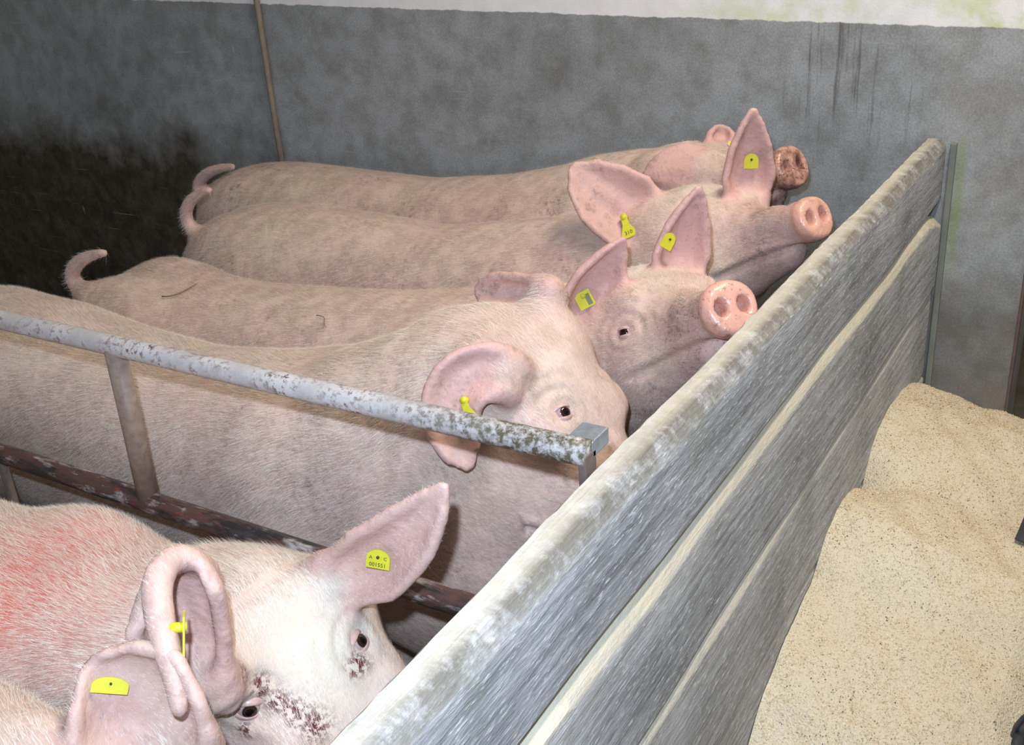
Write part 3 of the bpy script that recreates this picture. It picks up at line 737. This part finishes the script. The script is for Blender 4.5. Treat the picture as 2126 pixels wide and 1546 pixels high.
def make_tag(root, base, p, n_, tg):
    r = ray(tg['px'], tg['py']); dist = float((p-CAMP).dot(r)); mpp = dist/FPX     # metres per photo pixel there
    n_ = unit(n_*tg.get('flat', 1.0)+unit(CAMP-p)*tg.get('look', .8))
    if 'edge' in tg: n_ = unit(RT*tg['edge'][0]+UP*tg['edge'][1]+TC*tg['edge'][2])
    an = math.radians(tg.get('rot', 0)); up = UP*math.cos(an)+RT*math.sin(an); Fm = frame(n_, up)
    w_, h_ = tg['w']*mpp/2, tg['h']*mpp/2
    k = tg['kind']
    if k == 'arch':
        ol = [(-w_, -h_), (w_, -h_)]+[(w_*math.cos(a), h_*.0+h_*math.sin(a)) for a in np.linspace(0, math.pi, 13)]
    elif k == 'square': ol = [(-w_, -h_), (w_, -h_), (w_, h_), (-w_, h_)]
    elif k == 'round': ol = [(w_*math.cos(a), h_*math.sin(a)) for a in np.linspace(0, 2*math.pi, 20, endpoint=False)]
    else: ol = [(-w_, -h_), (w_, -h_), (w_*.35, .12*h_), (w_*.30, h_), (-w_*.30, h_), (-w_*.35, .12*h_)]
    V, F = extrude(ol, .0016)
    t = obj('ear_tag', mesh_py('ear_tag', V, F, M['tag']), root); t['label'] = 'yellow plastic ear tag'
    mw = Matrix(Fm.tolist()).to_4x4(); mw.translation = Vector(p-base+n_*tg.get('lift', .006)); t.matrix_local = mw
    pin = [(0, 0, -.008), (0, 0, .0035)]
    py_ = h_*.22 if k in ('arch', 'round') else (h_*.75 if k == 'flag' else h_*.5)
    v, f = tube([(0, py_, -.010), (0, py_, .0030)], min(w_, h_)*(.16 if k in ('arch', 'round') else .34), 14)
    obj('stud', mesh_py('stud', v, f, M['ink'] if k in ('arch', 'round') else M['tag'], True), t)
    for (s, x, y, sz) in tg.get('text', []):
        o = obj('lettering', text_mesh(s, sz*h_*2, M['ink']), t, (x*w_, y*h_, .0018))
    if tg.get('panel'):
        v, f = extrude([(-.1*w_+.25*w_, -h_*.8), (.75*w_, -h_*.8), (.75*w_, h_*.55), (.15*w_, h_*.55)], .0003)
        obj('printed_panel', mesh_py('printed_panel', v, f, M['inkgrey']), t, (0, 0, .0016))
def make_coat(root, base, V, Q, R, O, sc, earm, disc, muzz, pr):
    n = pr['hairs']; rg = np.random.default_rng(int(abs(O[0]*1e4)+abs(O[1]*1e3)))
    A = V[Q]; nrm = np.cross(A[:, 2]-A[:, 0], A[:, 3]-A[:, 1]); ar = np.linalg.norm(nrm, axis=1); nrm /= np.maximum(ar, 1e-12)[:, None]
    cen = A.mean(1); view = CAMP-cen; dv = np.linalg.norm(view, axis=1)
    fac = (nrm*view).sum(1)/dv
    wgt = ar*(cen[:, 2] > .34)*(disc[Q[:, 0]] < .3)*(fac > -.45)*(1-.5*muzz[Q[:, 0]])*np.where(cen[:, 0] > -2.6, 1, .2)
    wgt = wgt*(1-pr.get('earbald', .86)*earm[Q[:, 0]]); wgt /= wgt.sum()
    f = rg.choice(len(Q), n, p=wgt); a, b = rg.random((2, n, 1))
    q = A[f]; p = (q[:, 0]*(1-a)+q[:, 1]*a)*(1-b)+(q[:, 3]*(1-a)+q[:, 2]*a)*b; nn = nrm[f]
    hl = ((p-O)@R)/sc; hd = np.clip((hl[:, 0]+.06)/.06, 0, 1)[:, None]
    flow = np.tile(np.array([-1., 0, -.55]), (n, 1))*(1-hd)+(-R[:, 0][None])*hd
    em = earm[Q[f, 0]][:, None]
    flow = flow+rg.normal(0, .17, (n, 3))+.16*np.stack([np.sin(p[:, 1]*31+p[:, 2]*23), np.sin(p[:, 0]*27+p[:, 2]*19), np.sin(p[:, 0]*33-p[:, 1]*21)], 1); flow -= nn*(flow*nn).sum(1)[:, None]; flow /= np.linalg.norm(flow, axis=1)[:, None]+1e-9
    ln = rg.uniform(.008, .022, n)[:, None]*pr.get('hl', 1.0)*(1-.5*hd*.8)*(1-.45*em)
    wd = np.cross(flow, nn)*(.00008+.00009*rg.random((n, 1)))*pr.get('hw', 1.0)
    lift = rg.uniform(.06, .32, (n, 1))
    tp = p+flow*ln+nn*ln*lift*.8
    p = p-nn*.0006
    VV = np.stack([p-wd, p+wd, tp+wd*.25, tp-wd*.25], 1).reshape(-1, 3)-base
    QQ = np.arange(n)[:, None]*4+np.array([[0, 1, 2, 3]])
    h = obj('coat', mesh_np('coat', VV, QQ, M['hair']), root); h['kind'] = 'stuff'; h['label'] = 'sparse pale bristles'

def E(px, **k): return [P(a, b, y=c) for a, b, c in px]
PIGS = []
BLUNT = ([0, .15, .4, .75, .92, 1], [.55, .85, 1, .95, .6, .2])
SCOOP = ([0, .15, .4, .75, .92, 1], [.6, .85, 1, 1, .9, .7])
# farthest, against the wall
PIGS.append(dict(label='pig standing against the grey wall, muddy brown snout raised', rump=-2.27, y=[(-2.4, 1.99), (-.5, 1.99)], ws=.92,
    top=[(-2.4, .68), (-2.1, .692), (-1.9, .70), (-1.5, .69), (-1.28, .715), (-1.1, .755), (-.95, .79), (-.8, .80)],
    head=dict(o=(-.82, 1.98, .715), ypr=(-22, 24, 0), rim=.86, sn=.86),
    ears=[dict(c=E([(1495, 330, 2.04), (1488, 290, 2.08), (1498, 262, 2.07)]), a=[RT, RT], w=.036, cup=(80, 80), prof=SCOOP),
          dict(c=E([(1478, 352, 1.915), (1410, 325, 1.885), (1340, 362, 1.865)]), a=[UP, UP], w=.042, cup=(40, 35), face=-TC, k=.03)],
    tail=E([(450, 425, 1.93), (400, 415, 1.93), (395, 372, 1.93), (430, 348, 1.93), (482, 345, 1.93)]), eyes=[dict(side=1)],
    tags=[dict(px=1517, py=302, w=14, h=14, kind='round', lift=.004)], speck=1.0, dirty=.35, grey=.95, mud=.9, hairs=42000))
# second
PIGS.append(dict(label='pig with one pointed ear erect and clean pink snout, beside the one at the wall', rump=-1.99, y=[(-2.1, 1.68), (-1.2, 1.68), (-.6, 1.68)], ws=.92,
    top=[(-2.1, .67), (-1.85, .685), (-1.57, .70), (-1.25, .685), (-.96, .735), (-.8, .77), (-.6, .79)],
    head=dict(o=(-.685, 1.69, .715), ypr=(-24, 24, 0), rim=.74, sn=.77),
    ears=[dict(c=E([(1548, 432, 1.70), (1545, 340, 1.71), (1563, 228, 1.67)]), a=[RT, RT], w=.047, cup=(60, 30), lip=.35, lipside=-1),
          dict(c=E([(1362, 460, 1.66), (1290, 455, 1.62), (1190, 345, 1.60)]), a=[UP+RT*.9, UP*.8+RT], w=.072, cup=(60, 35), prof=([0, .15, .4, .7, .9, 1], [.5, .8, 1, .85, .5, .12]))],
    tail=E([(450, 505, 1.61), (392, 492, 1.61), (364, 445, 1.61), (388, 406, 1.61), (434, 394, 1.61)]), eyes=[dict(side=-1, open=.45), dict(side=1)],
    tags=[dict(px=1559, py=332, w=28, h=30, kind='arch'), dict(px=1303, py=470, w=40, h=52, rot=-22, kind='flag', text=[('310', 0, -.62, .22)])],
    dirty=.15, hairs=56000))
# third
PIGS.append(dict(label='pig with two erect tagged ears and wet round snout facing out over the planks', rump=-1.98, y=[(-2.1, 1.33), (-1.2, 1.36), (-.6, 1.37)], ws=.92,
    top=[(-2.1, .62), (-1.75, .645), (-1.48, .640), (-1.2, .66), (-.97, .69), (-.8, .72), (-.6, .75)],
    head=dict(o=(-.63, 1.36, .68), ypr=(-40, 30, 0), s=1.0, rim=.82, sn=.80),
    ears=[dict(c=E([(1240, 705, 1.28), (1200, 600, 1.29), (1293, 496, 1.29)]), a=[RT, RT], w=.053, cup=(55, 35), lip=.35, lipside=-1),
          dict(c=E([(1408, 602, 1.40), (1400, 500, 1.42), (1452, 390, 1.40)]), a=[RT, RT], w=.045, cup=(55, 35), lip=.35, lipside=-1)],
    tail=E([(190, 612, 1.25), (132, 592, 1.25), (136, 533, 1.25), (217, 525, 1.25)]), eyes=[dict(px=1295, py=690, side=-1, open=.8), dict(side=1)],
    tags=[dict(px=1213, py=620, w=34, h=36, rot=-28 , kind='square', panel=True), dict(px=1383, py=498, w=30, h=34, rot=25, kind='arch')],
    dirty=.15, speck=.35, hairs=62000))
# fourth, behind the rail
PIGS.append(dict(label='large pig behind the pipe rail, head lowered to the planks, one eye showing', rump=-2.12, y=[(-2.2, 1.03), (-1.2, 1.03), (-.5, 1.05)],
    top=[(-2.2, .67), (-1.88, .69), (-1.65, .69), (-1.48, .668), (-1.30, .66), (-1.03, .695), (-.84, .75), (-.75, .775), (-.6, .78)],
    head=dict(o=(-.682, 1.06, .695), ypr=(-13, -23, 0), s=1.06), ws=1.0,
    ears=[dict(c=E([(1150, 615, 1.14), (1080, 600, 1.17), (992, 605, 1.17)]), a=[UP, UP], w=.026, cup=(70, 55), prof=BLUNT),
          dict(c=E([(1058, 790, .98), (985, 735, .945), (905, 810, .92), (930, 890, .91), (975, 968, .905)]), a=[UP, -RT], w=.037, cup=(60, 30), prof=([0, .15, .4, .7, .9, 1], [.7, .95, 1, .9, .55, .12]))],
    extra=[((-.80, 1.04, .45), (.20, .15, .20), .07), ((-.665, 1.03, .575), (.13, .10, .085), .06), ((-.70, 1.02, .47), (.10, .11, .13), .06)],
    eyes=[dict(px=1172, py=855, s=1.15), dict(side=1)],
    tags=[dict(px=975, py=850, w=44, h=56, rot=-25, kind='flag', text=[('12', 0, -.6, .22)])],
    pale=.2, dirty=.25, grey=.15, hairs=170000))
# fifth, in front of the rail
PIGS.append(dict(label='pig in front of the pipe rail with reddened back and blood-flecked white face', rump=-2.05, y=[(-2.1, .50), (-1.2, .515), (-.85, .55), (-.5, .58)], ws=.96,
    top=[(-2.1, .66), (-1.88, .68), (-1.5, .68), (-1.25, .68), (-1.0, .675), (-.84, .668), (-.75, .668), (-.6, .67)],
    head=dict(o=(-.70, .59, .585), ypr=(-13, -20, -2), s=1.05),
    ears=[dict(c=E([(685, 1195, .655), (790, 1175, .655), (870, 1115, .66), (924, 1008, .665)]), a=[UP-RT*.8, UP-RT*.6], w=.042, cup=(70, 35)),
          dict(c=[P(438, 1425, d=1.04), P(415, 1300, d=1.01), P(395, 1160, d=.985), P(375, 1150, d=.94)], a=[RT, RT], w=.047, cup=(95, 85), prof=SCOOP, lip=.8, lipside=-1, r=.006)],
    rolls=[([P(440, 1180, d=.97), P(330, 1110, d=.93), P(270, 1210, d=.90), P(365, 1340, d=.885), P(372, 1470, d=.885)], [.008, .0125, .013, .0125, .011, .008])],
    eyes=[dict(px=750, py=1330, s=1.1), dict(px=518, py=1475, s=1.1)],
    tags=[dict(px=790, py=1155, w=50, h=40, rot=8, kind='arch', text=[('001551', 0, -.62, .30), ('A', -.62, .12, .26), ('C', .62, .12, .26)]),
          dict(px=374, py=1330, w=60, h=104, kind='square', edge=(1, 0, -.30), lift=.002)],
    sore=[(P(90, 1140, z=.68), (.11, .10, .07)), (P(60, 1180, z=.68), (.12, .10, .07)), (P(20, 1230, z=.67), (.12, .10, .07))],
    blood=[(505, 1395, .011), (540, 1425, .012), (575, 1455, .012), (620, 1480, .014), (655, 1505, .016), (600, 1470, .01), (510, 1515, .008), (745, 1375, .012), (735, 1390, .009)],
    pale=.95, dirty=.0, grey=.0, earpink=.40, smooth=2, earbald=.6, hairs=240000, hl=1.0, hw=1.0, fine=.0042))
# sixth, nearest
PIGS.append(dict(label='pig whose cupped tagged ear stands before the blood-flecked face', rump=-2.05, y=[(-2.1, .17), (-1.2, .18), (-.85, .21), (-.5, .25)], ws=.92,
    top=[(-2.1, .66), (-1.88, .68), (-1.5, .68), (-1.25, .68), (-1.0, .72), (-.84, .755), (-.75, .76), (-.6, .75)],
    head=dict(o=(-.70, .25, .655), ypr=(-12, -25, 0), s=1.05),
    ears=[dict(c=[P(400, 1570, d=.955), P(300, 1460, d=.945), P(185, 1380, d=.92)], a=[UP*.8+RT, UP], w=.064, cup=(75, 55), prof=BLUNT, lip=.3, lipside=1),
          dict(c=[np.array([-.68, .13, .74]), np.array([-.72, .05, .79]), np.array([-.75, -.03, .74])], a=[(1, 0, 0), (1, 0, 0)], w=.05, cup=(50, 40))],
    eyes=[dict(side=-1), dict(side=1)],
    tags=[dict(px=228, py=1418, w=66, h=30, rot=12, kind='arch')],
    earpink=.30, pale=.6, dirty=.0, hairs=130000, hl=1.25, earbald=.3))
HITS = []
for pr in PIGS:
    HITS.append(build_pig(pr)[1])
# straw bits lying on backs
M['straw'] = plain('straw', (.20, .13, .07), .7, 0, .3, 60)
def straw(pig, pxs, r, label):
    pts = []
    for q in pxs:
        p_, n_ = HITS[pig](*q)
        if p_ is None: return
        pts.append(p_+n_*(r+.004))
    c = bez(pts, 12); v, f = tube(c-c[0], np.linspace(r, r*.6, 12), 6)
    tag(obj('straw_stalk', mesh_py('straw_stalk', v, f, M['straw'], True), None, c[0]), label, 'straw')
straw(2, [(338, 619), (372, 622), (395, 600), (410, 594)], .0013, 'dark straw stalk lying across the back of the pig with the curled tail')
straw(2, [(660, 658), (690, 660), (668, 672), (680, 682)], .0008, 'short kinked straw wisp on the flank beside the large pig')
straw(3, [(672, 716), (684, 700), (688, 695)], .0008, 'short straw wisp at the crease between two pigs')
# a slatted batten beside the plank ends
struct(box_obj('trim_2', (-.360, WALLY-.012, 0), (-.348, WALLY, .80), M['batten'], bev=.002), 'grey batten holding the plank ends at the wall')
# shovel and bucket at the passage side
sh = empty('shovel', P(2150, 1110, z=.27)); tag(sh, 'grey steel shovel blade resting on the feed heap', 'shovel')
b0 = P(2105, 1130, z=.300); b1 = P(2128, 1076, z=.300); ux = unit(b1-b0); uy = unit(np.cross((0, 0, 1.), ux)); uy = uy if uy[0] > 0 else -uy
o_ = np.array(sh.location)
def SH(s, t, h): return b0+ux*s+uy*t+np.array([0, 0, h])-o_
nv_, nw_ = 9, 7; V_ = []; F_ = []
for lay in (0, 1):
    for i in range(nv_):
        for k in range(nw_):
            s, t = i/(nv_-1), k/(nw_-1); V_.append(SH(.30*s, .22*t, .012*(2*t-1)**2+.02*s*s-(.002 if lay else 0)))
n1 = nv_*nw_
for i in range(nv_-1):
    for k in range(nw_-1):
        q = i*nw_+k; F_.append((q, q+1, q+nw_+1, q+nw_)); F_.append((n1+q, n1+q+nw_, n1+q+nw_+1, n1+q+1))
rim = [i*nw_ for i in range(nv_)]+[(nv_-1)*nw_+k for k in range(1, nw_)]+[i*nw_+nw_-1 for i in range(nv_-2, -1, -1)]+[k for k in range(nw_-2, 0, -1)]
for x_, y_ in zip(rim, rim[1:]+rim[:1]): F_.append((x_, y_, n1+y_, n1+x_))
obj('blade', mesh_py('blade', V_, F_, M['steel'], True), sh)
v, f = tube([SH(.28, .11, .018), SH(.40, .11, .05), SH(.75, .11, .20), SH(1.2, .11, .42)], [.017, .017, .016, .016], 14); obj('handle', mesh_py('handle', v, f, M['handle'], True), sh)
bk = empty('rubber_bucket', (.102, 1.12, .0)); tag(bk, 'dark rubber bucket standing in the feed heap', 'bucket')
prof = [(.10, .0), (.115, .10), (.135, .30), (.142, .31), (.142, .325), (.132, .325), (.125, .30), (.105, .10), (.09, .02), (.0, .02)]
V_ = []; F_ = []; ns = 36
for r_, z_ in prof:
    for k in range(ns):
        an = 2*math.pi*k/ns; V_.append((r_*math.cos(an), r_*math.sin(an), z_))
for i in range(len(prof)-1):
    for k in range(ns):
        a_, c_ = i*ns+k, i*ns+(k+1) % ns; F_.append((a_, c_, c_+ns, a_+ns))
obj('pail', mesh_py('pail', V_, F_, M['rubber'], True), bk)
v, f = tube([(.142*math.cos(t), .02, .315+.10*math.sin(t)) for t in np.linspace(0, math.pi, 20)], .0035, 8); obj('bail_handle', mesh_py('bail_handle', v, f, M['steel'], True), bk)
